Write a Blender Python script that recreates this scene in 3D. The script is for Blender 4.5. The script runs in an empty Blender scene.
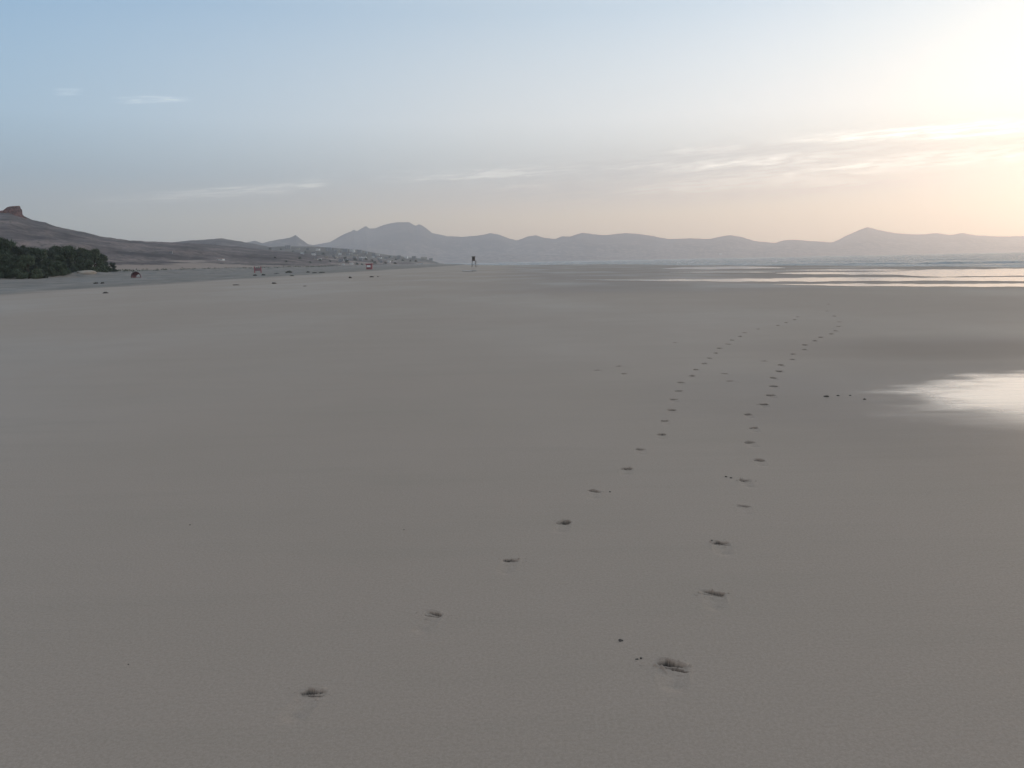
import bpy, bmesh, math, random
from mathutils import Vector, noise
from mathutils.geometry import delaunay_2d_cdt

random.seed(7)
S = bpy.context.scene
COL = S.collection
R = math.radians

# ------------------------------------------------------------------ camera
FPX, CX, CY = 800.0, 512.0, 384.0
PITCH, ROLL, EYE = R(8.67), R(1.1), 1.6
F = Vector((0, math.cos(PITCH), -math.sin(PITCH)))
R0 = Vector((1, 0, 0))
U0 = R0.cross(F)
RV = R0 * math.cos(ROLL) - U0 * math.sin(ROLL)
UV = U0 * math.cos(ROLL) + R0 * math.sin(ROLL)
cam = bpy.data.cameras.new('camera')
cam.sensor_width = 36; cam.lens = 36 * FPX / 1024
cam.clip_start = 0.05; cam.clip_end = 60000
co = bpy.data.objects.new('camera', cam); COL.objects.link(co)
from mathutils import Matrix
M = Matrix((RV, UV, -F)).transposed().to_4x4(); M.translation = (0, 0, EYE)
co.matrix_world = M
S.camera = co

def ray(px, py):
    return (F + RV * ((px - CX) / FPX) - UV * ((py - CY) / FPX))
def ground(px, py, z=0.0):
    d = ray(px, py); t = (z - EYE) / d.z
    return Vector((d.x * t, d.y * t, z))
def at(px, py, Y):
    d = ray(px, py); t = Y / d.y
    return Vector((d.x * t, Y, EYE + d.z * t))
def hz(px):        # pixel row of the true horizon at this column
    lo, hi = 0.0, 500.0
    for _ in range(40):
        m = (lo + hi) / 2
        if ray(px, m).z > 0: lo = m
        else: hi = m
    return lo
def px_of(x, y):   # column on the horizon of a plan position (y > 0)
    v = Vector((x, y, 0))
    return CX + FPX * v.dot(RV) / max(v.dot(F), 1e-6)
def lerp(a, b, t): return a + (b - a) * t
def interp(pts, x):
    if x <= pts[0][0]: return pts[0][1]
    for (a, b), (c, d) in zip(pts, pts[1:]):
        if x <= c: return lerp(b, d, (x - a) / (c - a))
    return pts[-1][1]
def interpn(pts, x):
    if x <= pts[0][0]: return pts[0][1:]
    for p, q in zip(pts, pts[1:]):
        if x <= q[0]:
            t = (x - p[0]) / (q[0] - p[0])
            return tuple(lerp(a, b, t) for a, b in zip(p[1:], q[1:]))
    return pts[-1][1:]
def sstep(a, b, x):
    t = min(1, max(0, (x - a) / (b - a))); return t * t * (3 - 2 * t)
def fbm(x, y, z=0.0, o=4):
    return noise.fractal(Vector((x, y, z)), 1.0, 2.0, o)

# ------------------------------------------------------------------ objects
def link(name, me, mat=None, parent=None, smooth=True):
    o = bpy.data.objects.new(name, me); COL.objects.link(o)
    if mat: me.materials.append(mat)
    if smooth:
        me.polygons.foreach_set('use_smooth', [True] * len(me.polygons))
    if parent: o.parent = parent
    return o
def mesh(name, vs, fs):
    me = bpy.data.meshes.new(name); me.from_pydata([tuple(v) for v in vs], [], fs); me.update()
    return me
def tag(o, label=None, cat=None, group=None, kind=None):
    if label: o['label'] = label
    if cat: o['category'] = cat
    if group: o['group'] = group
    if kind: o['kind'] = kind
    return o
def empty(name, loc, label, cat, group=None, rz=0.0):
    o = bpy.data.objects.new(name, None); COL.objects.link(o)
    o.location = loc; o.rotation_euler.z = rz
    return tag(o, label, cat, group)
def copy_tree(o, parent=None):
    c = o.copy(); COL.objects.link(c); c.parent = parent
    for ch in list(o.children): copy_tree(ch, c)
    return c
def add_box(bm, c, s, rz=0.0, bevel=0.0):
    r = bmesh.ops.create_cube(bm, size=1)
    vs = r['verts']
    for v in vs:
        x, y, z = v.co.x * s[0], v.co.y * s[1], v.co.z * s[2]
        v.co = (c[0] + x * math.cos(rz) - y * math.sin(rz), c[1] + x * math.sin(rz) + y * math.cos(rz), c[2] + z)
    if bevel:
        es = list({e for v in vs for e in v.link_edges})
        bmesh.ops.bevel(bm, geom=es, offset=bevel, segments=1, affect='EDGES')
def add_tube(bm, pts, rad, n=7):
    rings = []
    for i, p in enumerate(pts):
        p = Vector(p)
        d = (Vector(pts[min(i + 1, len(pts) - 1)]) - Vector(pts[max(i - 1, 0)])).normalized()
        a = d.cross(Vector((0, 0, 1)))
        if a.length < 1e-3: a = Vector((1, 0, 0))
        a.normalize(); b = d.cross(a)
        r = rad[i] if isinstance(rad, (list, tuple)) else rad
        rings.append([bm.verts.new(p + (a * math.cos(k * 2 * math.pi / n) + b * math.sin(k * 2 * math.pi / n)) * r) for k in range(n)])
    for q, s in zip(rings, rings[1:]):
        for k in range(n): bm.faces.new((q[k], q[(k + 1) % n], s[(k + 1) % n], s[k]))
    bm.faces.new(rings[0][::-1]); bm.faces.new(rings[-1])
def from_bm(name, bm, mat, parent=None, smooth=False):
    bmesh.ops.recalc_face_normals(bm, faces=bm.faces)
    me = bpy.data.meshes.new(name); bm.to_mesh(me); bm.free()
    return link(name, me, mat, parent, smooth)

# ------------------------------------------------------------------ materials
class NT:
    def __init__(s, tree): s.t = tree; s.n = tree.nodes; s.l = tree.links
    def new(s, ty, **kw):
        n = s.n.new(ty)
        for k, v in kw.items(): setattr(n, k, v)
        return n
    def sock(s, dst, v):
        if hasattr(v, 'is_output'): s.l.new(v, dst)
        elif v is not None: dst.default_value = v
    def math(s, op, a, b=None, c=None, clamp=False):
        n = s.new('ShaderNodeMath', operation=op, use_clamp=clamp)
        s.sock(n.inputs[0], a)
        if b is not None: s.sock(n.inputs[1], b)
        if c is not None: s.sock(n.inputs[2], c)
        return n.outputs[0]
    def noise(s, vec, scale, detail=4, rough=0.5, scl=None, w=None):
        if scl: vec = s.vmul(vec, scl)
        n = s.new('ShaderNodeTexNoise'); s.sock(n.inputs['Vector'], vec)
        n.inputs['Scale'].default_value = scale; n.inputs['Detail'].default_value = detail
        n.inputs['Roughness'].default_value = rough
        return n.outputs['Fac']
    def vmul(s, v, k):
        n = s.new('ShaderNodeVectorMath', operation='MULTIPLY'); s.sock(n.inputs[0], v); n.inputs[1].default_value = k
        return n.outputs[0]
    def smooth(s, v, a, b, x=0.0, y=1.0):
        n = s.new('ShaderNodeMapRange', interpolation_type='SMOOTHSTEP'); s.sock(n.inputs['Value'], v)
        for k, q in zip(('From Min', 'From Max', 'To Min', 'To Max'), (a, b, x, y)): n.inputs[k].default_value = q
        return n.outputs[0]
    def mix(s, f, a, b, ty='MIX'):
        n = s.new('ShaderNodeMix', data_type='RGBA', blend_type=ty)
        s.sock(n.inputs[0], f)
        for i, v in ((6, a), (7, b)):
            if isinstance(v, tuple) and len(v) == 3: v = (*v, 1)
            s.sock(n.inputs[i], v)
        return n.outputs[2]
    def ramp(s, f, stops):
        n = s.new('ShaderNodeValToRGB'); s.sock(n.inputs[0], f)
        e = n.color_ramp.elements
        while len(e) < len(stops): e.new(0.5)
        for q, (p, c) in zip(e, stops): q.position = p; q.color = (*c, 1)
        return n.outputs[0]
def material(name):
    m = bpy.data.materials.new(name); m.use_nodes = True
    t = NT(m.node_tree); b = m.node_tree.nodes['Principled BSDF']
    return m, t, b
def simple(name, col, rough=0.8, var=0.25, scale=3.0, spec=0.3):
    m, t, b = material(name)
    g = t.new('ShaderNodeTexCoord').outputs['Object']
    f = t.noise(g, scale, 5, 0.6)
    c = t.mix(f, tuple(k * (1 - var) for k in col), tuple(min(1, k * (1 + var)) for k in col))
    t.sock(b.inputs['Base Color'], c)
    b.inputs['Roughness'].default_value = rough
    b.inputs['Specular IOR Level'].default_value = spec
    return m

def sand_material():
    m, t, b = material('sand')
    P = t.new('ShaderNodeNewGeometry').outputs['Position']
    sep = t.new('ShaderNodeSeparateXYZ'); t.l.new(P, sep.inputs[0]); X, Y = sep.outputs[0], sep.outputs[1]
    big = t.noise(P, 0.09, 4, 0.55, (1.0, 0.55, 1))
    mid = t.noise(P, 0.5, 5, 0.6, (0.7, 1.6, 1))
    streak = t.noise(P, 1.4, 4, 0.6, (0.35, 2.6, 1))
    grain = t.noise(P, 420, 3, 0.7)
    # water film left on the sand at the right: an oval, its rim broken up by noise
    wob = t.math('MULTIPLY', t.math('SUBTRACT', t.noise(P, 0.55, 5, 0.6, (0.8, 1.4, 1)), 0.5), 0.55)
    thin = t.math('MULTIPLY', t.math('SUBTRACT', t.noise(P, 1.1, 4, 0.65, (0.5, 5.0, 1)), 0.5), 0.22)
    ex = t.math('DIVIDE', t.math('SUBTRACT', X, 8.5), 4.25)
    # the oval tilts: its long axis runs from the near left to the far right
    ey = t.math('DIVIDE', t.math('SUBTRACT', Y, t.math('MULTIPLY_ADD', t.math('SUBTRACT', X, 8.2), -0.12, 8.02)), 2.75)
    rr = t.math('SQRT', t.math('ADD', t.math('MULTIPLY', ex, ex), t.math('MULTIPLY', ey, ey)))
    rr = t.math('ADD', t.math('ADD', rr, wob), thin)
    film = t.mix(t.smooth(ey, -0.35, 0.25), t.smooth(rr, 1.16, 0.48), t.smooth(rr, 1.03, 0.80))
    damp = t.smooth(rr, 1.9, 0.9)
    # damp belt behind it and the wet foreshore
    belt = t.math('MULTIPLY', t.smooth(t.math('ABSOLUTE', t.math('SUBTRACT', Y, 13.3)), 3.2, 0.4), t.smooth(X, 3.0, 7.5))
    shore = t.math('MULTIPLY', t.smooth(t.math('ADD', Y, t.math('MULTIPLY', t.math('SUBTRACT', big, 0.5), 18)), 33, 47), t.smooth(X, -4, 6))
    back = t.smooth(t.math('ADD', X, t.math('MULTIPLY', t.math('SUBTRACT', t.noise(P, 0.12, 4, 0.6, (1, 0.4, 1)), 0.5), 14)), -33, -40)
    dry = t.ramp(big, [(0.3, (0.396, 0.312, 0.252)), (0.5, (0.418, 0.334, 0.274)), (0.7, (0.438, 0.354, 0.296))])
    dry = t.mix(t.smooth(mid, 0.35, 0.7, 0, 0.28), dry, (0.35, 0.29, 0.23))
    dry = t.mix(t.smooth(streak, 0.5, 0.72, 0, 0.22), dry, (0.33, 0.28, 0.225))
    dry = t.mix(t.smooth(grain, 0.38, 0.62, 0, 0.30), dry, (0.27, 0.22, 0.175))
    dry = t.mix(t.smooth(t.noise(P, 75, 4, 0.75), 0.36, 0.66, 0, 0.42), dry, (0.25, 0.20, 0.155))
    dry = t.mix(t.smooth(t.noise(P, 190, 3, 0.8), 0.52, 0.70, 0, 0.35), dry, (0.60, 0.50, 0.41))
    wetc = t.mix(1.0, dry, (0.60, 0.58, 0.58), 'MULTIPLY')
    dk = t.math('MAXIMUM', t.math('MULTIPLY', belt, 0.55), t.math('MAXIMUM', t.math('MULTIPLY', damp, 0.75), t.math('MULTIPLY', shore, 0.8)))
    col = t.mix(dk, dry, wetc)
    # backshore: darker grit with weed and stones
    grit = t.noise(P, 0.35, 6, 0.7, (1, 0.45, 1))
    bc = t.ramp(grit, [(0.36, (0.085, 0.085, 0.078)), (0.48, (0.17, 0.15, 0.13)), (0.62, (0.25, 0.215, 0.18))])
    col = t.mix(t.math('MULTIPLY', back, 0.85), col, bc)
    pit_shade = t.new('ShaderNodeAttribute', attribute_name='pit_shade').outputs['Fac']   # shade of the toe pits and walls painted into the torn moist sand
    col = t.mix(pit_shade, col, (0.098, 0.083, 0.070))
    t.sock(b.inputs['Base Color'], col)
    rough = t.math('SUBTRACT', 0.74, t.math('MULTIPLY', t.math('MAXIMUM', damp, t.math('MULTIPLY', shore, 0.8)), 0.22))
    rough = t.math('SUBTRACT', rough, t.math('MULTIPLY', t.smooth(big, 0.42, 0.66), 0.14))
    rough = t.math('SUBTRACT', rough, t.math('MULTIPLY', film, 0.42))
    t.sock(b.inputs['Roughness'], rough)
    b.inputs['IOR'].default_value = 1.38
    t.sock(b.inputs['Specular IOR Level'], t.math('MULTIPLY_ADD', film, 0.20, 0.34))
    # relief: grains, ripples left by the water
    h = t.math('ADD', t.math('MULTIPLY', grain, 0.0012), t.math('MULTIPLY', t.noise(P, 26, 5, 0.7, (0.6, 1.2, 1)), 0.0032))
    h = t.math('ADD', h, t.math('MULTIPLY', streak, 0.006))
    h = t.math('ADD', h, t.math('MULTIPLY', t.math('MULTIPLY', grit, back), 0.35))
    h = t.math('MULTIPLY', h, t.math('MULTIPLY_ADD', film, -0.9, 1.0))
    bp = t.new('ShaderNodeBump'); t.sock(bp.inputs['Height'], h); bp.inputs['Strength'].default_value = 0.8; bp.inputs['Distance'].default_value = 1.0
    t.l.new(bp.outputs[0], b.inputs['Normal'])
    # a clear water film over the hollow
    t.sock(b.inputs['Coat Weight'], t.math('MULTIPLY', film, 0.9))
    b.inputs['Coat Roughness'].default_value = 0.07
    b.inputs['Coat IOR'].default_value = 1.33
    cb = t.new('ShaderNodeBump'); t.sock(cb.inputs['Height'], t.math('MULTIPLY', t.noise(P, 2.2, 4, 0.6, (0.4, 4.0, 1)), 0.013))
    cb.inputs['Distance'].default_value = 1.0; cb.inputs['Strength'].default_value = 0.6
    t.l.new(cb.outputs[0], b.inputs['Coat Normal'])
    return m

def water_material(name, col, rough, bumps, ior=1.33):
    m, t, b = material(name)
    P = t.new('ShaderNodeNewGeometry').outputs['Position']
    b.inputs['Base Color'].default_value = (*col, 1)
    b.inputs['Roughness'].default_value = rough
    b.inputs['IOR'].default_value = ior
    h = None
    for sc, amp, st in bumps:
        q = t.math('MULTIPLY', t.noise(P, sc, 3, 0.6, st), amp)
        h = q if h is None else t.math('ADD', h, q)
    bp = t.new('ShaderNodeBump'); t.sock(bp.inputs['Height'], h); bp.inputs['Distance'].default_value = 1.0
    bp.inputs['Strength'].default_value = 1.0
    t.l.new(bp.outputs[0], b.inputs['Normal'])
    return m, t, b

def hill_material(name, cols, scale, veg, vegfac=0.5, stretch=(1, 1, 3), sand_mist_z=None):
    m, t, b = material(name)
    P = t.new('ShaderNodeNewGeometry').outputs['Position']
    f = t.noise(P, scale, 8, 0.62, stretch)
    f2 = t.noise(P, scale * 7, 6, 0.65)
    c = t.ramp(f, [(0.36, cols[0]), (0.5, cols[1]), (0.64, cols[2])])
    c = t.mix(t.smooth(f2, 0.5, 0.62, 0, vegfac), c, veg)
    if sand_mist_z:   # blown sand at the slope foot; on far mountains it paints pale mist
        sp_ = t.new('ShaderNodeSeparateXYZ'); t.l.new(P, sp_.inputs[0])
        zz = t.math('ADD', sp_.outputs[2], t.math('MULTIPLY', t.math('SUBTRACT', t.noise(P, 0.012, 5, 0.6, (1, 0.6, 1)), 0.5), sand_mist_z * 5))
        sm = t.math('MULTIPLY', t.smooth(zz, sand_mist_z, sand_mist_z * .35), t.smooth(t.noise(P, 0.02, 6, 0.7, (1, 0.3, 6)), 0.44, 0.54))
        c = t.mix(t.math('MULTIPLY', sm, 0.8), c, (0.36, 0.29, 0.245))
    t.sock(b.inputs['Base Color'], c)
    b.inputs['Roughness'].default_value = 0.95
    b.inputs['Specular IOR Level'].default_value = 0.1
    return m

SAND = sand_material()

# ------------------------------------------------------------------ shape of the land
# sea edge: depth at which the sea begins, by column on the horizon
shore_px = [(430, 8000), (446, 1500), (470, 620), (500, 430), (560, 380), (620, 300), (680, 215), (740, 175), (800, 150),
            (860, 128), (940, 108), (1024, 92), (1150, 76), (1400, 60), (2500, 45), (9000, 30)]
def sea_depth(x, y):
    if y <= 1.0:
        return 10.0 if x > 45 else -10.0
    return y - interp(shore_px, px_of(x, y))
def land_z(x, y):
    z = 0.0
    r = math.hypot(x, y)
    if r > 20:
        w = sstep(20, 60, r)
        z += 0.05 * w * fbm(x * 0.03, y * 0.012, 1.0, 3)
    s = sea_depth(x, y)
    if r > 30: z -= min(3.0, max(0.0, s + 6) * 0.02)
    # upper beach and dune bank on the left
    bank = -112 - 14 * fbm(x * 0.004, y * 0.006, 4.0, 3) - 0.03 * max(0, y - 170)
    if x < -38 and y > -50:
        z += 0.10 * sstep(-38, -50, x) * fbm(x * 0.09, y * 0.045, 2.0, 4)
    if x < bank + 6 and y > -200:
        k = sstep(bank + 6, bank - 5, x)
        z += k * (0.9 + 0.7 * fbm(x * 0.02, y * 0.02, 7.0, 4))
    return z

# ------------------------------------------------------------------ footprints
left_track = [(313, 693), (434, 614), (511, 560), (564, 522), (595, 491), (626.5, 468.4), (640.7, 449.3), (661.5, 434.3),
    (664.8, 420.9), (671.6, 409.9), (673.5, 399.3), (678.4, 390.8), (680.6, 382.3), (691.6, 375.7), (695.9, 369.5),
    (703.9, 363.4), (709.1, 358), (715.4, 353), (719.5, 348.1), (728.2, 344), (732, 339.9), (740, 336.4), (744.6, 332.6),
    (757.7, 328.9), (778, 325.4), (786, 322.5), (794.7, 319.6), (797.4, 316.8)]
right_track = [(672, 665), (713, 593), (721, 543), (743.5, 506), (745, 480), (759, 460), (749.5, 442.2), (752.8, 427.7),
    (747.9, 414.3), (763.5, 404.2), (770.6, 395.2), (773.3, 386.1), (773, 377.7), (779, 371), (780.4, 364.8),
    (791.9, 359.3), (793, 353.9), (804.2, 349.5), (804.8, 344.8), (814.6, 340.7), (820.6, 337.2), (831, 333.8),
    (835.7, 330.8), (838.4, 326.2), (839.2, 321.8), (834, 316), (827, 311), (828, 304)]
faint = [(597, 370), (618, 366), (624, 373.5), (729, 381), (764, 361), (756, 387), (674.5, 342.5), (724, 373.5)]
prints = []
def hw(p):
    return 0.17, 0.20
def add_track(pts, kind):
    for i, (a, b_) in enumerate(pts):
        p = ground(a, b_)
        if kind < 2:
            q = ground(*pts[min(i + 1, len(pts) - 1)]); o = ground(*pts[max(i - 1, 0)])
            dr = (q - o).normalized()
            dr = (dr + Vector((0, 1.3, 0))).normalized()
        else:
            dr = Vector((random.uniform(-.6, .6), 1, 0)).normalized()
        # the marked pixel is the dug toe end, ahead of the print's middle
        c = p - dr * 0.065
        prints.append(dict(c=c, dr=dr, i=i, kind=kind, px=(a, b_)))
add_track(left_track, 0); add_track(right_track, 1); add_track(faint, 2)
keep = []
for P_ in prints:
    if all(abs(P_['c'].x - Q['c'].x) > 0.35 or abs(P_['c'].y - Q['c'].y) > 0.41 for Q in keep): keep.append(P_)
prints = keep

def dent(pr, x, y):
    c, dr = pr['c'], pr['dr']
    k, sd = pr['k'], pr['sd']
    dx, dy = x - c.x, y - c.y
    v = dx * dr.x + dy * dr.y
    u = dx * dr.y - dy * dr.x
    n1 = noise.noise(Vector((x * 17, y * 22, sd))); n2 = noise.noise(Vector((x * 48, y * 60, sd + 9)))
    side, w, T, gap = pr['side'], pr['w'], pr['T'], pr['gap']
    n3 = noise.noise(Vector((x * 110, y * 110, sd + 4)))
    uu = (u - side * 0.006) / w
    edge = 0.080 - 2.2 * u * u + 0.007 * n1 + 0.004 * n2 + pr['tilt'] * u
    # two ragged cracks where the toes tore the crust, pointed at one end
    taper = max(0.0, 1 - abs(uu) ** 2.4) * (0.55 + 0.45 * sstep(-1.0, 0.3, uu * side))
    t1 = T * taper * (1 + 0.55 * n2 + 0.45 * n3)
    a1 = abs(v - (edge - T * 0.5))
    m1 = sstep(t1 * .5 + 0.0012, t1 * .5 - 0.0022, a1) if t1 > 0.002 else 0.0
    u2 = (u + side * w * 0.12) / (w * 1.1)
    t2 = T * 0.85 * max(0.0, 1 - abs(u2) ** 2) * (1 + 0.6 * n1 + 0.5 * n3)
    a2 = abs(v - (edge - T * 1.35 - gap + gap * 0.9 * uu * side + 0.004 * n1))
    m2 = sstep(t2 * .5 + 0.0012, t2 * .5 - 0.0022, a2) if t2 > 0.002 else 0.0
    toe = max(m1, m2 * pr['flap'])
    z = -0.030 * k * toe * (1 + 0.3 * n1)
    wid = w; inw = sstep(w + .01, w - .008, abs(u))
    z -= 0.006 * k * inw * sstep(edge, edge - .004, v) * sstep(edge - T * 2 - gap - .03, edge - T, v)
    # ball and heel pressed shallow and smooth
    z -= 0.006 * k * math.exp(-((v + 0.015) / 0.055) ** 2 - (u / 0.045) ** 2)
    z -= 0.009 * k * math.exp(-((v + 0.095) / 0.035) ** 2 - ((u + side * 0.006) / 0.036) ** 2)
    # pushed-up rim and crumbs ahead of the toes
    rim = math.exp(-((v - edge - 0.012) / 0.010) ** 2) * sstep(wid + 0.02, wid - 0.02, abs(u))
    z += k * 0.007 * rim * (1 + 1.2 * n1)
    z += k * 0.002 * math.exp(-((abs(u) - wid - 0.012) / 0.010) ** 2) * math.exp(-(v / 0.08) ** 2)
    # crumbs thrown aside
    cr = max(0, noise.noise(Vector((x * 55, y * 55, sd + 30))) - 0.42)
    z += k * 0.05 * cr * math.exp(-((v - 0.06) / 0.05) ** 2 - (u / 0.09) ** 2)
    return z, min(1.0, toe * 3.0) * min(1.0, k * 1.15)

cdt_v, cdt_e, cdt_f = [], [], []
for j, p in enumerate(prints):
    d = p['c'].y
    n = 132 if d < 4.6 else 72 if d < 6 else 44 if d < 9 else 26
    hx, hy = 0.165, 0.195
    p['n'] = n; p['h'] = (hx, hy)
    p['sd'] = 3.7 * j; p['side'] = 1 if (p['i'] % 2) else -1
    p['k'] = {0: 0.80, 1: 1.0, 2: 0.45}[p['kind']] * random.uniform(0.8, 1.15)
    p['flap'] = random.choice([0.35, 0.8, 1.0]); p['w'] = random.uniform(.034, .046); p['T'] = random.uniform(.019, .025)
    p['gap'] = random.uniform(-.004, .003); p['tilt'] = random.uniform(-.35, .35)
    if d > 9: p['T'] *= 1.35; p['w'] *= 1.1; p['gap'] = -.006; p['k'] *= 1.1
    sp_ = {(1, 0): (1.10, .054, .017, .012, -.15, 1.0), (1, 1): (1.0, .048, .015, .009, -.35, 1.0), (1, 2): (.95, .044, .016, .006, .0, .9), (1, 3): (.5, .042, .014, .004, -.2, .8),
           (0, 0): (.90, .044, .014, .007, .25, .9), (0, 1): (.90, .038, .012, .010, -.35, 1.0), (0, 2): (.95, .040, .017, .0, .15, .7), (0, 3): (1.0, .040, .024, .0, .0, .9)}.get((p['kind'], p['i']))
    if sp_: p['k'], p['w'], p['T'], p['gap'], p['tilt'], p['flap'] = sp_
    x0, y0 = p['c'].x - hx, p['c'].y - hy
    loop = []
    for a in range(n): loop.append((x0 + 2 * hx * a / n, y0))
    for a in range(n): loop.append((x0 + 2 * hx, y0 + 2 * hy * a / n))
    for a in range(n): loop.append((x0 + 2 * hx * (n - a) / n, y0 + 2 * hy))
    for a in range(n): loop.append((x0, y0 + 2 * hy * (n - a) / n))
    # only every few verts on the sheet's side are needed: same plane, same line
    b0 = len(cdt_v)
    cdt_v += [Vector(q) for q in loop]
    cdt_f.append(list(range(b0, b0 + len(loop))))
    # the print itself
    vs, fs, pit_shade = [], [], []
    for b_ in range(n + 1):
        for a in range(n + 1):
            x, y = x0 + 2 * hx * a / n, y0 + 2 * hy * b_ / n
            e = min(sstep(0, 0.03, x - x0), sstep(0, 0.03, x0 + 2 * hx - x), sstep(0, 0.03, y - y0), sstep(0, 0.03, y0 + 2 * hy - y))
            dz, dg = dent(p, x, y)
            vs.append((x - p['c'].x, y - p['c'].y, land_z(x, y) + e * dz)); pit_shade.append(dg * e)
    for b_ in range(n):
        for a in range(n):
            q = b_ * (n + 1) + a; fs.append((q, q + 1, q + n + 2, q + n + 1))
    me = mesh('footprint', vs, fs)
    me.attributes.new('pit_shade', 'FLOAT', 'POINT').data.foreach_set('value', pit_shade)
    o = link('footprint', me, SAND)
    o.location = (p['c'].x, p['c'].y, 0)
    p['obj'] = o
# labels for the prints
near_l = ["shallow footprint nearest the camera in the left trail, toe end torn open",
          "second footprint of the left trail, two thin dark slits in the toe",
          "third footprint of the left trail with a crumb on its right side",
          "fourth footprint of the left trail, short oval pit in the sand",
          "fifth footprint of the left trail, small dark dash in smooth sand",
          "sixth footprint of the left trail, just before the trail steepens",
          "seventh footprint of the left trail, long thin dark slit",
          "eighth footprint of the left trail, where the steps draw close together"]
near_r = ["deepest footprint, double dark ridge at its toe, nearest of the right trail",
          "second footprint of the right trail, wide pit with a dark torn rim",
          "third footprint of the right trail with a loose crumb at its left",
          "fourth footprint of the right trail, faintest of the near ones",
          "fifth footprint of the right trail beside two tiny crumbs of sand",
          "sixth footprint of the right trail, dark dash slanting to the right",
          "seventh footprint of the right trail, long level dark dash",
          "eighth footprint of the right trail, dark dash slanting slightly down"]
for p in prints:
    if p['kind'] == 2:
        q = p['px']
        lab = {597: "lone faint footprint farthest left of the left trail", 618: "faint footprint halfway between the stray print and the left trail, upper one",
               624: "faint footprint left of the left trail, lower one of the stray pair", 729: "stray footprint between the two trails, nearest of them",
               764: "stray faint footprint just left of the far right trail", 756: "faint stray footprint close beside the right trail, left of its slits",
               674.5: "dark scuffed stray footprint alone beyond the left trail", 724: "stray faint footprint midway between the trails, farther one"}[q[0]]
        tag(p['obj'], lab, 'footprint', 'stray footprints beside the trails')
        continue
    arr = near_l if p['kind'] == 0 else near_r
    side = 'left' if p['kind'] == 0 else 'right'
    if p['i'] < len(arr): lab = arr[p['i']]
    else:
        words = ['ninth', 'tenth', 'eleventh', 'twelfth', 'thirteenth', 'fourteenth', 'fifteenth', 'sixteenth', 'seventeenth', 'eighteenth',
                 'nineteenth', 'twentieth', 'twenty-first', 'twenty-second', 'twenty-third', 'twenty-fourth', 'twenty-fifth', 'twenty-sixth', 'twenty-seventh', 'twenty-eighth']
        last = p['i'] >= (len(left_track) if p['kind'] == 0 else len(right_track)) - 1
        lab = f"tiny distant footprint, {words[p['i'] - 8]} step of the {side} trail" + (', its farthest one' if last else '')
    tag(p['obj'], lab, 'footprint', f'footprints of the {side} trail')

# ------------------------------------------------------------------ the beach sheet
RIN = 46.0
azs = []
a = -180.0
while a < 180 - 1e-6:
    azs.append(a)
    a += 0.18 if -42 < a < 42 else 4.0
azs = [R(q) for q in azs]          # azimuth from +Y, clockwise
NA = len(azs)
ring0 = [(RIN * math.sin(q), RIN * math.cos(q)) for q in azs]
b0 = len(cdt_v)
cdt_v += [Vector(q) for q in ring0]
nfp = len(cdt_f)
for k in range(NA): cdt_e.append((b0 + k, b0 + (k + 1) % NA))
rects = [(p['c'].x - p['h'][0] - .02, p['c'].x + p['h'][0] + .02, p['c'].y - p['h'][1] - .02, p['c'].y + p['h'][1] + .02) for p in prints]
st = 1.0
g = -46
while g < 46:
    h_ = -46
    while h_ < 46:
        x, y = g + random.uniform(-.2, .2), h_ + random.uniform(-.2, .2)
        if math.hypot(x, y) < RIN - 0.8 and not any(r[0] < x < r[1] and r[2] < y < r[3] for r in rects):
            cdt_v.append(Vector((x, y)))
        h_ += st
    g += st
ov, oe, of, ovo, oeo, ofo = delaunay_2d_cdt(cdt_v, cdt_e, cdt_f, 0, 1e-6, True)
vs = [(v.x, v.y, land_z(v.x, v.y)) for v in ov]
fs = [tuple(f) for f, src in zip(of, ofo) if not src]
inmap = {}
for k, src in enumerate(ovo):
    for s_ in src: inmap[s_] = k
ring_idx = [inmap[b0 + k] for k in range(NA)]
# outer polar rings sharing the inner ring's vertices
rad = [RIN]
while rad[-1] < 14000: rad.append(rad[-1] * (1.025 if rad[-1] < 900 else 1.09))
prev = ring_idx
up = True
for r in rad[1:]:
    cur = []
    for q in azs:
        x, y = r * math.sin(q), r * math.cos(q)
        cur.append(len(vs)); vs.append((x, y, land_z(x, y)))
    for k in range(NA):
        l = (k + 1) % NA
        fs.append((prev[k], cur[k], cur[l], prev[l]))
    prev = cur
me = mesh('beach', vs, fs)
bm = bmesh.new(); bm.from_mesh(me)
for f in bm.faces:
    f.normal_update()
    if f.normal.z < 0: f.normal_flip()
bm.to_mesh(me); bm.free()
beach = link('beach', me, SAND)
tag(beach, 'wide smooth tidal sand beach, grey in the low light', kind='structure')

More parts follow.
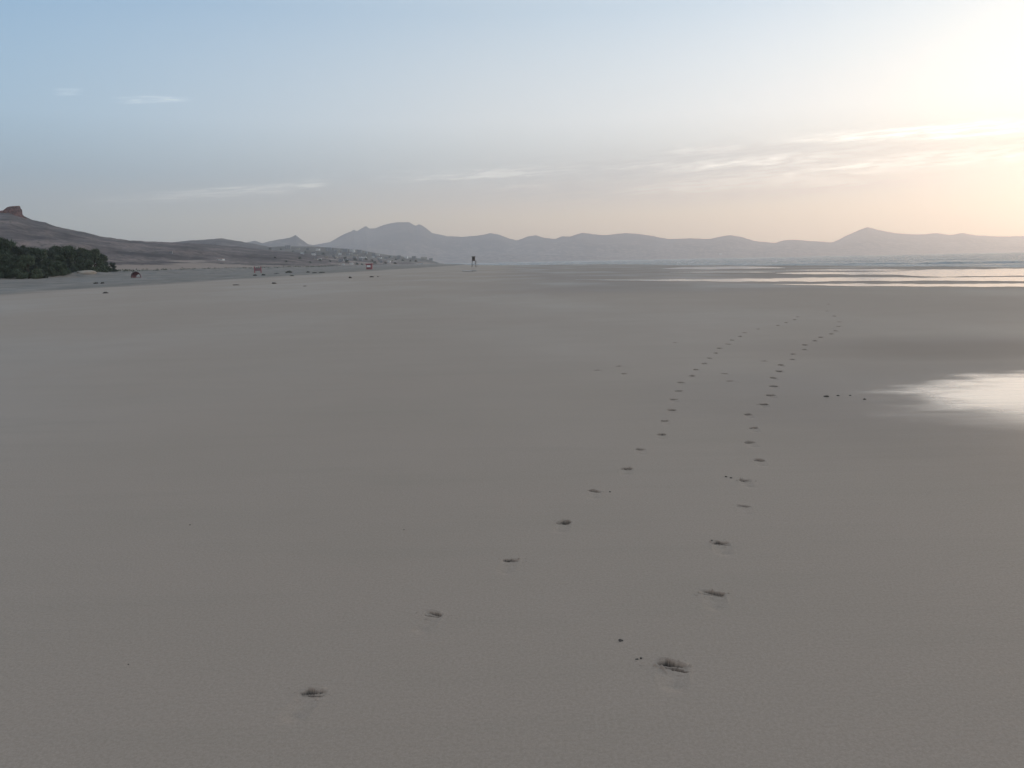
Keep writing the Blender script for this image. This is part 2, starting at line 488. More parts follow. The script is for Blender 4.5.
# ------------------------------------------------------------------ sea
SEA, t, b = water_material('sea_water', (0.03, 0.06, 0.075), 0.16,
    [(0.55, 0.9, (0.45, 1.6, 1)), (0.14, 1.8, (0.4, 1.3, 1)), (2.6, 0.12, (0.7, 1.3, 1))])
P = t.new('ShaderNodeNewGeometry').outputs['Position']
va = t.new('ShaderNodeAttribute', attribute_name='foam').outputs['Fac']
fo = t.math('MULTIPLY', va, t.smooth(t.noise(P, 0.7, 5, 0.7, (0.5, 1.5, 1)), 0.40, 0.55))
c = t.mix(fo, (0.10, 0.135, 0.155), (0.75, 0.75, 0.74))
t.sock(b.inputs['Base Color'], c)
t.sock(b.inputs['Roughness'], t.math('MULTIPLY_ADD', fo, 0.6, 0.24))
waves = []     # (start column, end column, pixel row at the start, at the end, height, foam)
for (a0, a1, y0, y1, hh, ff) in [(735, 800, 266.0, 265.0, .26, .5), (778, 858, 264.9, 263.6, .22, .3), (846, 905, 264.6, 263.9, .45, .6), (870, 960, 267.2, 266.4, .25, 1),
        (925, 968, 264.2, 263.4, .55, .5), (955, 1010, 262.6, 262.0, .30, .2), (990, 1024, 263.2, 262.8, .50, .6), (1015, 1100, 265.6, 264.6, .35, 1.0),
        (700, 760, 264.0, 263.0, .22, .4), (820, 900, 261.9, 260.9, .35, .2), (900, 990, 260.4, 259.2, .35, .2), (1000, 1120, 268.0, 267.0, .22, 1.0),
        (640, 720, 263.3, 262.4, .3, .5), (760, 840, 262.3, 261.0, .35, .2)]:
    waves.append((a0 - 14, a1 + 14, y0, y1, hh * .62, ff))
def sea_z(x, y, px):
    z = 0.0; fo = 0.0
    for (a0, a1, y0, y1, hh, ff) in waves:
        if a0 - 5 < px < a1 + 5:
            tt = (px - a0) / (a1 - a0)
            if 0 < tt < 1:
                Yc = ground(px, lerp(y0, y1, tt), -0.05).y
                Yc += 1.5 * fbm(px * 0.03, y0, 0, 3)
                taper = math.sin(math.pi * tt) ** 0.6
                d = y - Yc
                wd = 1.3 if d < 0 else 3.5
                z += hh * taper * math.exp(-(d / wd) ** 2)
                fo = max(fo, ff * taper * math.exp(-((d + 1.0) / 1.5) ** 2))
    s = y - interp(shore_px, px)
    fo = max(fo, 0.5 * math.exp(-((s - 6 - 4 * fbm(x * .05, y * .05, 0, 2)) / 3.0) ** 2))
    z += 0.05 * fbm(x * 0.10, y * 0.25, 3.3, 3)
    return z, fo
vs, fs, foam = [], [], []
cols = [430 + k * 2.0 for k in range(0, 345)] + [1125 + k * 40 for k in range(0, 60)]
ys = [50.0]
while ys[-1] < 260: ys.append(ys[-1] + (0.8 if ys[-1] < 190 else 2.0))
while ys[-1] < 12600: ys.append(ys[-1] * 1.035)
nc = len(cols)
hzc = [hz(c_) if c_ < 1600 else 0 for c_ in cols]
for y in ys:
    for c_, h_ in zip(cols, hzc):
        d = ray(c_, hz(min(c_, 1500))) if c_ < 1600 else ray(c_, hz(1500))
        x = d.x / d.y * y
        z, f_ = sea_z(x, y, c_)
        vs.append((x, y, -0.055 + z)); foam.append(f_)
for i in range(len(ys) - 1):
    for k in range(nc - 1):
        if ys[i + 1] < interp(shore_px, cols[k]) - 14: continue
        q = i * nc + k; fs.append((q, q + 1, q + nc + 1, q + nc))
me = mesh('sea', vs, fs)
at_ = me.attributes.new('foam', 'FLOAT', 'POINT'); at_.data.foreach_set('value', foam)
sea = link('sea', me, SEA)
tag(sea, 'pale blue grey sea with low breaking waves', kind='structure')

# shallow water lying in sheets on the foreshore
POOL, t, b = water_material('shallow_water', (0.14, 0.13, 0.12), 0.03, [(1.1, 0.003, (0.5, 2.0, 1)), (6.0, 0.0006, (1, 2, 1))])
ribbons = [
 [(576, 279.8, 280.0), (620, 279.55, 280.35), (700, 279.0, 281.1), (760, 278.4, 281.5), (800, 277.7, 281.2), (860, 277.0, 281.0), (930, 277.5, 280.6), (980, 277.0, 280.9), (1024, 276.8, 281.2), (1100, 276, 282)],
 [(772, 284.2, 284.35), (800, 283.9, 285.0), (860, 283.4, 286.2), (940, 284.0, 286.5), (1024, 283.4, 286.9), (1120, 283, 288)],
 [(662, 268.8, 268.95), (685, 267.5, 269.5), (715, 266.9, 269.7), (745, 266.6, 269.3), (765, 267.2, 268.8), (785, 268.0, 268.3)],
 [(670, 272.2, 272.35), (700, 271.9, 272.6), (760, 271.7, 272.5), (775, 272.1, 272.3)],
 [(776, 273.2, 273.4), (800, 272.5, 274.1), (860, 272.2, 274.4), (895, 271.4, 275.0), (930, 269.9, 276.4), (980, 269.3, 276.2), (1024, 268.6, 275.9), (1100, 268.6, 276)],
 [(786, 270.3, 270.5), (820, 269.7, 270.8), (870, 269.5, 270.9), (915, 269.9, 270.4)],
 [(462, 271.0, 271.3), (466, 270.75, 271.55), (474, 270.7, 271.55), (477, 271.0, 271.3)],
]
for w, rb in enumerate(ribbons):
    vs, fs = [], []
    px = rb[0][0]; n = 0
    stp = 1.5 if w != 6 else 0.5
    while px <= rb[-1][0]:
        yt, yb = interpn(rb, px)
        wd = yb - yt
        yt2 = yt + min(0.5, 0.35 * wd) * fbm(px * 0.045, w * 5.1, 0, 4)
        yb2 = yb + min(0.6, 0.35 * wd) * fbm(px * 0.035, w * 5.1 + 50, 0, 4)
        A, B = ground(px, yt2), ground(px, yb2)
        for k in range(5):
            q = A.lerp(B, k / 4); vs.append((q.x, q.y, land_z(q.x, q.y) + (0.012 if w != 6 else 0.07)))
        n += 1; px += stp
    for i in range(n - 1):
        for k in range(4):
            q = i * 5 + k; fs.append((q, q + 1, q + 6, q + 5))
    me = mesh('shallow_water', vs, fs)
    # level each sheet to its mean height so that it lies flat like water
    o = link('shallow_water', me, POOL)
    tag(o, kind='structure')
    for p_ in me.polygons:
        if p_.normal.z < 0: me.flip_normals(); break

# ------------------------------------------------------------------ hills and mountains
def ridge(name, sil, depth_crest, depth_foot, mat, nrad=40, step=2.0, relief=0.10, back=0.35, power=1.25, seed=0.0, rough=0.5, label=None, gully=9.0):
    """sil: skyline [(column, row)]; depth functions of the column."""
    px = sil[0][0]; n = 0; vs, fs = [], []
    while px <= sil[-1][0]:
        row = interp(sil, px) + rough * fbm(px * 0.16, seed, 0, 4)
        Yc, Yf = depth_crest(px), depth_foot(px)
        top = at(px, row, Yc)
        h_ = ray(px, hz(px)); rx = h_.x / h_.y
        for k in range(nrad + 1):
            tt = k / nrad
            Y = lerp(Yf, Yc, tt)
            x = lerp(rx * Y, top.x * Y / Yc, tt)
            q_ = gully / (Yc + Yf); rl = relief * math.sin(math.pi * tt) * (0.8 * fbm(x * q_ + Y * q_ * .4, Y * q_ * 1.3, seed, 5) + 0.5 * abs(fbm(x * q_ * 2 - Y * q_, Y * q_ * 2.2, seed + 3, 5)) - .2)
            z = -1.5 + (top.z + 1.5) * (tt ** power + rl)
            # never above the line of sight to the skyline
            lim = EYE + (top.z - EYE) * Y / Yc
            z = min(z, lim - 0.002 * top.z * (1 - tt)) if tt < 1 else z
            vs.append((x, Y, z))
        for k in range(1, 7):
            tt = k / 6
            Y = Yc * (1 + back * tt)
            vs.append((top.x * Y / Yc, Y, lerp(top.z, -1.5, tt ** 1.3)))
        n += 1; px += step
    m_ = nrad + 7
    for i in range(n - 1):
        for k in range(m_ - 1):
            q = i * m_ + k; fs.append((q, q + m_, q + m_ + 1, q + 1))
    me = mesh(name, vs, fs)
    o = link(name, me, mat)
    tag(o, label, kind='structure')
    return o

H_NEAR = hill_material('scrub_hillside', ((0.066, 0.055, 0.056), (0.140, 0.113, 0.108), (0.25, 0.195, 0.175)), 0.022, (0.055, 0.055, 0.045), 0.75, (.6, 0.5, 5), 9.0)
H_TOWN = hill_material('town_hillside', ((0.09, 0.09, 0.08), (0.15, 0.135, 0.12), (0.22, 0.19, 0.165)), 0.01, (0.055, 0.065, 0.05), 0.6, (.35, 0.35, 5), 4.0)
H_FAR = hill_material('bare_mountain', ((0.07, 0.06, 0.055), (0.12, 0.10, 0.085), (0.19, 0.155, 0.13)), 0.0016, (0.06, 0.055, 0.05), 0.4, (1, 1, 2), 190.0)  # pale foot colour also stands in for warm mist at the base

def ratio(px):
    d = ray(px, hz(px)); return d.x / d.y
left_foot = lambda px: min(2600, 160 / max(0.06, -ratio(px)))
ridge('hillside', [(-260, 236), (-160, 222), (-60, 213), (0, 212), (10, 212.5), (24, 216), (32, 220), (45, 222.5), (58, 227), (70, 229.5), (85, 232.5), (100, 236), (130, 240.5), (165, 242),
     (200, 243.5), (235, 246.5), (290, 252), (340, 257), (400, 261.5), (436, 264.2)],
      lambda px: left_foot(px) * interp([(-100, 3.6), (0, 4.0), (200, 3.2), (440, 1.25)], px), left_foot, H_NEAR,
      nrad=70, step=1.5, relief=0.16, power=1.35, seed=1.3, rough=0.5, label='bare brown hillside sloping down from the left to the beach')
ridge('hill', [(120, 247), (165, 243), (192, 240.3), (205, 239.6), (222, 238.2), (238, 241), (252, 243.5), (270, 247), (300, 252), (330, 258)],
      lambda px: 2900, lambda px: 2100, H_NEAR, nrad=30, relief=0.14, seed=5.1, rough=0.35, label='low rounded dark hill behind the long hillside')
ridge('hill', [(236, 252), (262, 247.6), (285, 246.4), (312, 246.6), (330, 247.6), (358, 249.6), (374, 252.6), (390, 255.2), (410, 257.4), (425, 258.8), (437, 262.3), (444, 264.6)],
      lambda px: 2300, lambda px: interp([(236, 1300), (350, 1350), (444, 1900)], px), H_TOWN, nrad=36, relief=0.12, seed=8.6, rough=0.3, label='low hill with the white town on its slope')
ridge('mountain', [(225, 250), (245, 242.5), (255, 240.6), (262, 243.2), (270, 241.2), (283, 238.8), (290, 237.6), (295.5, 235), (302, 240), (308, 244), (318, 246), (335, 252)],
      lambda px: 6500, lambda px: 5200, H_FAR, nrad=30, step=1.5, relief=0.12, seed=2.2, rough=0.25, label='small pointed mountain beyond the low hills')
ridge('mountain_range', [(296, 252), (310, 245.5), (330, 242), (343, 234.5), (351, 231.6), (354, 229.2), (356.5, 231.2), (361, 228.5), (366, 225.8), (369, 228.6), (376, 228), (384, 224.6), (396, 222.3),
      (409, 222), (415.5, 225.8), (419, 224.2), (424, 226.5), (432, 233), (447, 236), (462, 236.8), (478, 235.6), (490, 233.2), (498, 234.2), (508, 238), (517, 240.4), (528, 236.2), (536, 235.2),
      (545, 238), (556, 238.8), (562, 236), (570, 236.6), (582, 232.6), (592, 234), (604, 235.2), (625, 233), (640, 234), (655, 236.4), (668, 239), (690, 238.2), (710, 239), (722, 236), (731, 235.2),
      (742, 237), (755, 241), (775, 243), (784, 240.2), (793, 239.6), (810, 241), (833, 242.4), (845, 236.2), (858, 230.5), (867, 226.9), (878, 229.8), (895, 233.2), (912, 234.3), (925, 234.2), (936, 233.0),
      (950, 235), (962, 232.9), (975, 235.2), (1000, 236.5), (1024, 236.0), (1060, 238), (1100, 236), (1160, 240), (1240, 238), (1350, 240)],
      lambda px: interp([(300, 9200), (450, 9600), (1350, 10800)], px), lambda px: interp([(300, 6800), (450, 7300), (1350, 9200)], px), H_FAR,
      nrad=60, step=1.5, relief=0.30, seed=6.0, rough=0.3, back=0.10, label='long mountain range on the far side of the bay')
ridge('headland', [(425, 262), (470, 257.5), (500, 254.5), (535, 254.2), (560, 255.5), (590, 256), (615, 258.5), (650, 261), (668, 260.8)],
      lambda px: 7600, lambda px: 6900, H_FAR, nrad=16, relief=0.08, seed=9.0, rough=0.2, label='low pale headland in front of the far range')

# ------------------------------------------------------------------ rock outcrop on the crest
bm = bmesh.new()
Yr = left_foot(10) * 4.0
pts = [(-14, 212.2), (-4, 211.2), (3, 210.4), (7, 207.2), (10, 206.4), (15, 206.0), (20, 205.8), (20.6, 208.5), (22.2, 210.0), (22.6, 214.5), (27, 219)]
ROCK = hill_material('red_rock', ((0.13, 0.062, 0.05), (0.20, 0.09, 0.072), (0.26, 0.13, 0.10)), 0.10, (0.06, 0.055, 0.05), 0.3, (1, 1, 2.5))
vs, fs = [], []
base = [at(px, 224, Yr - 40) for px, _ in pts]
N = len(pts); L = 10; D = 7
px = pts[0][0]; n = 0
while px <= pts[-1][0]:
    row = interp(pts, px)
    top = at(px, row, Yr - 25); low = at(px, 221, Yr - 45)
    for k in range(L + 1):
        q = low.lerp(top, k / L)
        wv = (1 - (k / L)) ** 2 * 14
        oy = q.y; q.y = Yr - 25 - wv - 2.5 * fbm(px * 0.5, k * 0.3, 3, 3) * (1 if k < L else 0); q.x *= q.y / oy
        vs.append(tuple(q))
    for k in range(1, D + 1):
        q = top.copy(); q.y = Yr - 25 + k * 5; q.x *= q.y / top.y; q.z -= (k / D) ** 3 * 14; vs.append(tuple(q))
    n += 1; px += 0.6
m_ = L + D + 1
for i in range(n - 1):
    for k in range(m_ - 1):
        q = i * m_ + k; fs.append((q, q + m_, q + m_ + 1, q + 1))
# end caps
fs.append(tuple(range(m_ - 1, -1, -1))); fs.append(tuple((n - 1) * m_ + k for k in range(m_)))
bm.free()
o = link('rock_outcrop', mesh('rock_outcrop', vs, fs), ROCK, smooth=False)
tag(o, 'flat-topped reddish rock outcrop on the crest of the left hill', 'rock')

# ------------------------------------------------------------------ scrub at the foot of the hill (uncountable)
LEAF = simple('scrub_leaves', (0.085, 0.100, 0.070), 0.9, 0.5, 0.15, 0.1)
def tuft(vs, fs, c, w, h, n, rnd):
    for _ in range(n):
        a = rnd.uniform(0, 6.283); r = w * math.sqrt(rnd.random()); z = h * rnd.random() * (1 - (r / w) ** 2 * 0.6)
        p = Vector((c[0] + r * math.cos(a), c[1] + r * math.sin(a), c[2] + z))
        s = rnd.uniform(0.10, 0.22) * (w + h) * 0.5
        u = Vector((rnd.uniform(-1, 1), rnd.uniform(-1, 1), rnd.uniform(-.6, .6))).normalized() * s
        v = u.cross(Vector((rnd.uniform(-1, 1), rnd.uniform(-1, 1), rnd.uniform(-1, 1)))).normalized() * s * 0.7
        b_ = len(vs); vs += [p - u, p - v, p + u, p + v]; fs.append((b_, b_ + 1, b_ + 2, b_ + 3))
rnd = random.Random(5)
vs, fs = [], []
for _ in range(900):
    y = rnd.uniform(150, 700)
    x = -118 - 0.03 * max(0, y - 170) - abs(rnd.gauss(0, 30)) - 4
    if noise.noise(Vector((x * 0.03, y * 0.012, 5))) < -0.05: continue
    k = rnd.uniform(0.5, 1.6)
    tuft(vs, fs, (x, y, land_z(x, y) - 0.1), k, k * 0.7, 12, rnd)
for _ in range(1100):
    y = rnd.uniform(150, 300)
    x = -107 - 0.30 * (y - 170) * (1 if y > 170 else .2) - rnd.uniform(-1, 12)
    k = rnd.uniform(0.4, 1.2)
    tuft(vs, fs, (x, y, land_z(x, y) - 0.1), k, k * 0.8, 10, rnd)
o = link('scrub', mesh('scrub', vs, fs), LEAF)
tag(o, 'low dark scrub along the dune bank behind the beach', 'scrub', kind='stuff')

# ------------------------------------------------------------------ grove of dark trees
BARK = simple('bark', (0.09, 0.07, 0.055), 0.9)
FOL = []
for k, c_ in enumerate(((0.092, 0.112, 0.076), (0.110, 0.132, 0.086), (0.080, 0.094, 0.072))):
    FOL.append(simple('foliage_%d' % k, c_, 0.85, 0.55, 0.55, 0.15))
def make_tree(seed, mat, H=8.0, W=3.0):
    rnd = random.Random(seed)
    root = empty('tree', (0, 0, 0), 'dark feathery tree', 'tree')
    bm = bmesh.new()
    lean = rnd.uniform(-.4, .4)
    add_tube(bm, [(0, 0, -0.6), (0.1, 0, H * .2), (lean * .6, .1, H * .42), (lean, 0, H * .8)], [.22, .17, .12, .03])
    lobes = []
    for k in range(15):
        z = H * (rnd.uniform(0.05, 0.35) if k < 6 else rnd.uniform(0.3, 0.92)); a = rnd.uniform(0, 6.28)
        r = W * rnd.uniform(.25, .85) * (1.15 - z / H) ** .5
        c_ = Vector((lean * z / H + r * math.cos(a), r * math.sin(a), z))
        add_tube(bm, [(lean * z / H * .6, 0, z * .6), ((c_.x) * .6, c_.y * .6, z * .85), tuple(c_)], [.09, .06, .02], 5)
        lobes.append((c_, rnd.uniform(.8, 1.35)))
    for k in range(7):
        a = k * .9 + rnd.uniform(-.3, .3); lobes.append((Vector((W * .75 * math.cos(a), W * .75 * math.sin(a), rnd.uniform(.5, 1.2))), rnd.uniform(.9, 1.3)))
    for k in range(6): lobes.append((Vector((lean + rnd.uniform(-1.2, 1.2), rnd.uniform(-1.2, 1.2), H * rnd.uniform(.78, .98))), rnd.uniform(.3, .6)))
    from_bm('trunk', bm, BARK, root, True)
    vs, fs = [], []
    for c_, r in lobes:
        for _ in range(int(260 * r)):
            d = Vector((rnd.gauss(0, 1), rnd.gauss(0, 1), rnd.gauss(0, 1)))
            d = d.normalized() * r * rnd.random() ** .45 * (1 + .35 * noise.noise(d * 1.7 + c_))
            p = c_ + Vector((d.x, d.y, d.z * .9))
            if p.z < 0.1: continue
            s = rnd.uniform(.10, .26)
            u = Vector((rnd.gauss(0, .4), rnd.gauss(0, .5), rnd.uniform(.3, 1.3))).normalized() * s * 1.7
            v = u.cross(Vector((rnd.gauss(0, 1), rnd.gauss(0, 1), .1))).normalized() * s * .5
            if p.z > H * .7 and rnd.random() < .25: u *= 2.4
            b_ = len(vs); vs += [p - u, p - v, p + u, p + v]; fs.append((b_, b_ + 1, b_ + 2, b_ + 3))
    link('crown', mesh('crown', vs, fs), mat, root)
    return root
protos = [make_tree(11, FOL[0]), make_tree(12, FOL[1], 7.2, 3.4), make_tree(13, FOL[2], 8.6, 2.7)]
grove = [  # column, depth, row of the top, kind, label
 (-150, 165, 246, 1, None), (-105, 170, 243, 0, None), (-66, 168, 244, 2, None), (-34, 180, 242, 1, None),
 (-12, 176, 240, 2, 'dark tree cut by the left edge of the photo at the grove'),
 (4, 184, 238.5, 0, 'dark ragged tree at the left end of the grove, one of two spiky tops'),
 (10, 196, 242, 1, 'second dark spiky tree from the left, slightly lower crown'),
 (22, 186, 244.5, 2, 'dark narrow tree with a pointed top above the white parasol'),
 (33, 200, 248, 0, 'low dark tree filling the dip in the grove skyline'),
 (41, 205, 249, 1, 'broad dark tree just right of the dip in the grove'),
 (50, 214, 247, 2, 'upright dark tree where the grove rises again toward its middle'),
 (59, 222, 246.5, 0, 'dense dark tree in the middle of the grove'),
 (68, 226, 247, 1, 'grey-green rounded tree right of the middle of the grove'),
 (77, 234, 247.5, 2, 'dark tree behind the pale sand mound'),
 (86, 244, 248.5, 0, 'dark bushy tree third from the right end of the grove'),
 (95, 252, 250, 1, 'sloping dark tree second from the right end of the grove'),
 (104, 262, 254, 0, 'low dark tree at the right end of the grove, above the dune track'),
 (113, 272, 262, 2, 'smallest dark bushy tree, last on the right of the grove'),
 (36, 176, 254, 2, 'low front-row tree in the grove below the skyline dip'),
 (62, 194, 256, 0, 'low front-row tree in the middle of the grove'),
 (58, 190, 262, 1, 'shrub-sized tree low in the middle front of the grove'),
 (80, 212, 257, 0, 'low front-row tree between the middle and the pale sand mound'),
 (14, 176, 256, 0, 'low front-row tree in the grove just left of the white parasol'),
 (28, 170, 256, 1, 'low front-row tree in the grove right of the white parasol'),
 (48, 186, 259, 0, 'low front-row tree in the grove above the green verge'),
 (70, 200, 258, 2, 'low front-row tree left of the pale sand mound'),
 (90, 225, 260, 1, 'low front-row tree just above the pale sand mound'),
 (2, 168, 254, 0, 'low front-row tree in the left corner of the grove'),
]
used = [False] * 3
for (px, Y, row, kd, lab) in grove:
    if lab is None and px < -120: continue
    if not used[kd]: o = protos[kd]; used[kd] = True
    else: o = copy_tree(protos[kd])
    d = ray(px, hz(px)); x = d.x / d.y * Y
    zb = land_z(x, Y)
    top = at(px, row, Y).z
    s = (top - zb) / (8.0, 7.2, 8.6)[kd]
    o.location = (x, Y, zb); o.rotation_euler.z = random.uniform(0, 6.28)
    w_ = s * random.uniform(1.0, 1.25)
    o.scale = (w_, w_, s)
    o['label'] = lab or 'dark feathery tree of the grove outside the left edge'
    o['group'] = 'dark trees of the grove behind the beach'

# ------------------------------------------------------------------ small things on the beach
WHITE = simple('white_paint', (0.78, 0.78, 0.77), 0.6, 0.06)
RED = simple('red_paint', (0.33, 0.12, 0.14), 0.6, 0.15)
PINK = simple('faded_red_canvas', (0.27, 0.17, 0.19), 0.85, 0.2)
WOOD = simple('weathered_wood', (0.085, 0.07, 0.06), 0.8, 0.3, 6)
GLASS = simple('dark_window_glass', (0.03, 0.035, 0.045), 0.15, 0.1, 2, 0.5)
# lifeguard tower
p = ground(474, 267.2)
tw = empty('lifeguard_tower', (p.x, p.y, land_z(p.x, p.y)), 'dark wooden lifeguard lookout tower standing alone on the far sand', 'tower')
Ht = at(474, 255.8, p.y).z; tw.scale = (.72, .72, 1)
for sx in (-1, 1):
    for sy in (-1, 1):
        bm = bmesh.new(); add_tube(bm, [(sx * 1.1, sy * 1.1, -.3), (sx * .75, sy * .75, Ht * .55)], .11, 6)
        from_bm('leg', bm, WOOD, tw)
bm = bmesh.new(); add_box(bm, (0, 0, Ht * .56), (2.3, 2.3, .14)); from_bm('platform', bm, WOOD, tw)
bm = bmesh.new()
for a_, b_ in (((-1, -1), (1, -1)), ((-1, 1), (1, 1)), ((-1, -1), (-1, 1)), ((1, -1), (1, 1))):
    add_tube(bm, [(a_[0] * 1.0, a_[1] * 1.0, Ht * .12), (b_[0] * .86, b_[1] * .86, Ht * .38)], .05, 5)
from_bm('cross_brace', bm, WOOD, tw)
bm = bmesh.new(); add_box(bm, (-.15, .1, Ht * .56 + .07 + Ht * .17), (1.5, 1.6, Ht * .34), bevel=.03); cb = from_bm('cabin', bm, WOOD, tw)
bm = bmesh.new(); add_box(bm, (-.15, -.71, Ht * .78), (1.0, .06, .5)); from_bm('window', bm, GLASS, cb)
bm = bmesh.new(); add_box(bm, (-.15, .1, Ht * .93), (2.0, 2.1, .16), bevel=.04); from_bm('roof', bm, WOOD, tw)
bm = bmesh.new()
for s_ in (-.25, .25): add_tube(bm, [(1.15 + .9, s_, 0), (1.15, s_, Ht * .56)], .05, 5)
for k in range(7): q = k / 7; add_tube(bm, [(2.05 - .9 * q, -.25, Ht * .56 * q), (2.05 - .9 * q, .25, Ht * .56 * q)], .03, 4)
from_bm('ladder', bm, WOOD, tw)

# red board on two posts
p = ground(258, 272.6)
o = empty('notice_board', (p.x, p.y, land_z(p.x, p.y)), 'red-posted notice board standing on the left upper beach', 'sign')
Hb = at(258, 266.2, p.y).z; W2 = at(261, 270, p.y).x - p.x
for s_ in (-1, 1):
    bm = bmesh.new(); add_box(bm, (s_ * W2, 0, Hb / 2 - .2), (.26, .22, Hb + .4), bevel=.02); from_bm('post', bm, RED, o)
bm = bmesh.new(); add_box(bm, (0, -.02, Hb * .52), (2 * W2 - .27, .08, Hb * .42)); from_bm('panel', bm, PINK, o)

# red and white kiosk
p = ground(369.5, 269.3)
o = empty('beach_kiosk', (p.x, p.y, land_z(p.x, p.y)), 'small red kiosk with a white hatch at the back of the beach', 'kiosk')
Hk = at(369.5, 263.2, p.y).z; Wk = (at(372.5, 268, p.y).x - p.x) * 2
bm = bmesh.new(); add_box(bm, (0, 0, Hk * .42 - .1), (Wk * .9, Wk * .8, Hk * .84 + .2), bevel=.04); bd = from_bm('body', bm, RED, o)
bm = bmesh.new(); add_box(bm, (0, 0, Hk * .9), (Wk * 1.15, Wk, Hk * .12), bevel=.05); from_bm('roof', bm, RED, o)
bm = bmesh.new(); add_box(bm, (-.05 * Wk, -Wk * .4 - .03, Hk * .55), (Wk * .62, .06, Hk * .3)); hb = from_bm('hatch', bm, WHITE, o)
bm = bmesh.new(); add_box(bm, (-.05 * Wk, -Wk * .4 - .22, Hk * .38), (Wk * .7, .4, .06)); from_bm('counter', bm, WHITE, o)

# faded red tent
p = ground(137, 277.8)
o = empty('beach_tent', (p.x, p.y, land_z(p.x, p.y)), 'faded red beach tent pitched right of the dark grove', 'tent')
Hh = at(137, 271.8, p.y).z; Wt = at(141.5, 275, p.y).x - p.x
bm = bmesh.new()
nu, nv = 14, 7; vv = []
for i in range(nu + 1):
    aa = math.pi * i / nu
    for j in range(nv + 1):
        t_ = j / nv; k = 1 - 0.45 * t_ ** 2
        vv.append(bm.verts.new((-math.cos(aa) * Wt * k, t_ * Wt * 1.3 - .4, math.sin(aa) ** .8 * Hh * k * (1 - .05 * math.cos(6 * aa)) - .03)))
for i in range(nu):
    for j in range(nv):
        q = i * (nv + 1) + j; bm.faces.new((vv[q], vv[q + 1], vv[q + nv + 2], vv[q + nv + 1]))
from_bm('canopy', bm, PINK, o, True)
bm = bmesh.new()
add_tube(bm, [(-math.cos(math.pi * i / 12) * Wt * 1.01, -.42, math.sin(math.pi * i / 12) ** .8 * Hh * 1.01) for i in range(13)], .04, 5)
from_bm('hoop', bm, WOOD, o)
bm = bmesh.new(); add_box(bm, (0, .2, .05), (Wt * 1.5, Wt * .8, .06)); from_bm('groundsheet', bm, RED, o)

# white parasol in front of the grove
p = ground(18.5, 277.2)
zb = land_z(p.x, p.y)
o = empty('parasol', (p.x, p.y, zb), 'small white parasol open in front of the dark trees', 'parasol')
Hp = at(18.5, 270.6, p.y).z - zb; Wp = at(21.5, 272, p.y).x - p.x
bm = bmesh.new(); add_tube(bm, [(0, 0, -.2), (0, 0, Hp * .97)], .03, 6); from_bm('pole', bm, WOOD, o)
bm = bmesh.new(); rings = []
for k in range(5):
    rr_ = Wp * (k / 4); zz = Hp - (k / 4) ** 1.8 * Hp * .30
    rings.append([bm.verts.new((rr_ * math.cos(a_ * math.pi / 4) * (1 if k < 4 else 1), rr_ * math.sin(a_ * math.pi / 4), zz)) for a_ in range(8)] if k else [bm.verts.new((0, 0, zz))])
for a_ in range(8): bm.faces.new((rings[0][0], rings[1][a_], rings[1][(a_ + 1) % 8]))
for k in range(1, 4):
    for a_ in range(8): bm.faces.new((rings[k][a_], rings[k + 1][a_], rings[k + 1][(a_ + 1) % 8], rings[k][(a_ + 1) % 8]))
from_bm('canopy', bm, WHITE, o)

# pale sand mound at the edge of the grove
MOUND = simple('pale_sand', (0.33, 0.285, 0.24), 0.9, 0.15, 1.5)
def lump(seed, sx, sy, sz, mat, name, sub=3, amp=.35, fr=1.6):
    bm = bmesh.new(); bmesh.ops.create_icosphere(bm, subdivisions=sub, radius=1)
    for v in bm.verts:
        n_ = v.co.normalized(); k = 1 + amp * fbm(n_.x * fr + seed, n_.y * fr, n_.z * fr, 4)
        v.co = Vector((n_.x * sx * k, n_.y * sy * k, n_.z * sz * k))
    return from_bm(name, bm, mat, None, sub > 2)
p = ground(87, 276.6)
o = lump(3, (at(94, 276, p.y).x - at(80, 276, p.y).x) / 2, 4, .65, MOUND, 'sand_mound'); o.location = (p.x, p.y, land_z(p.x, p.y))
tag(o, 'low pale sand mound at the foot of the grove', 'sand mound')

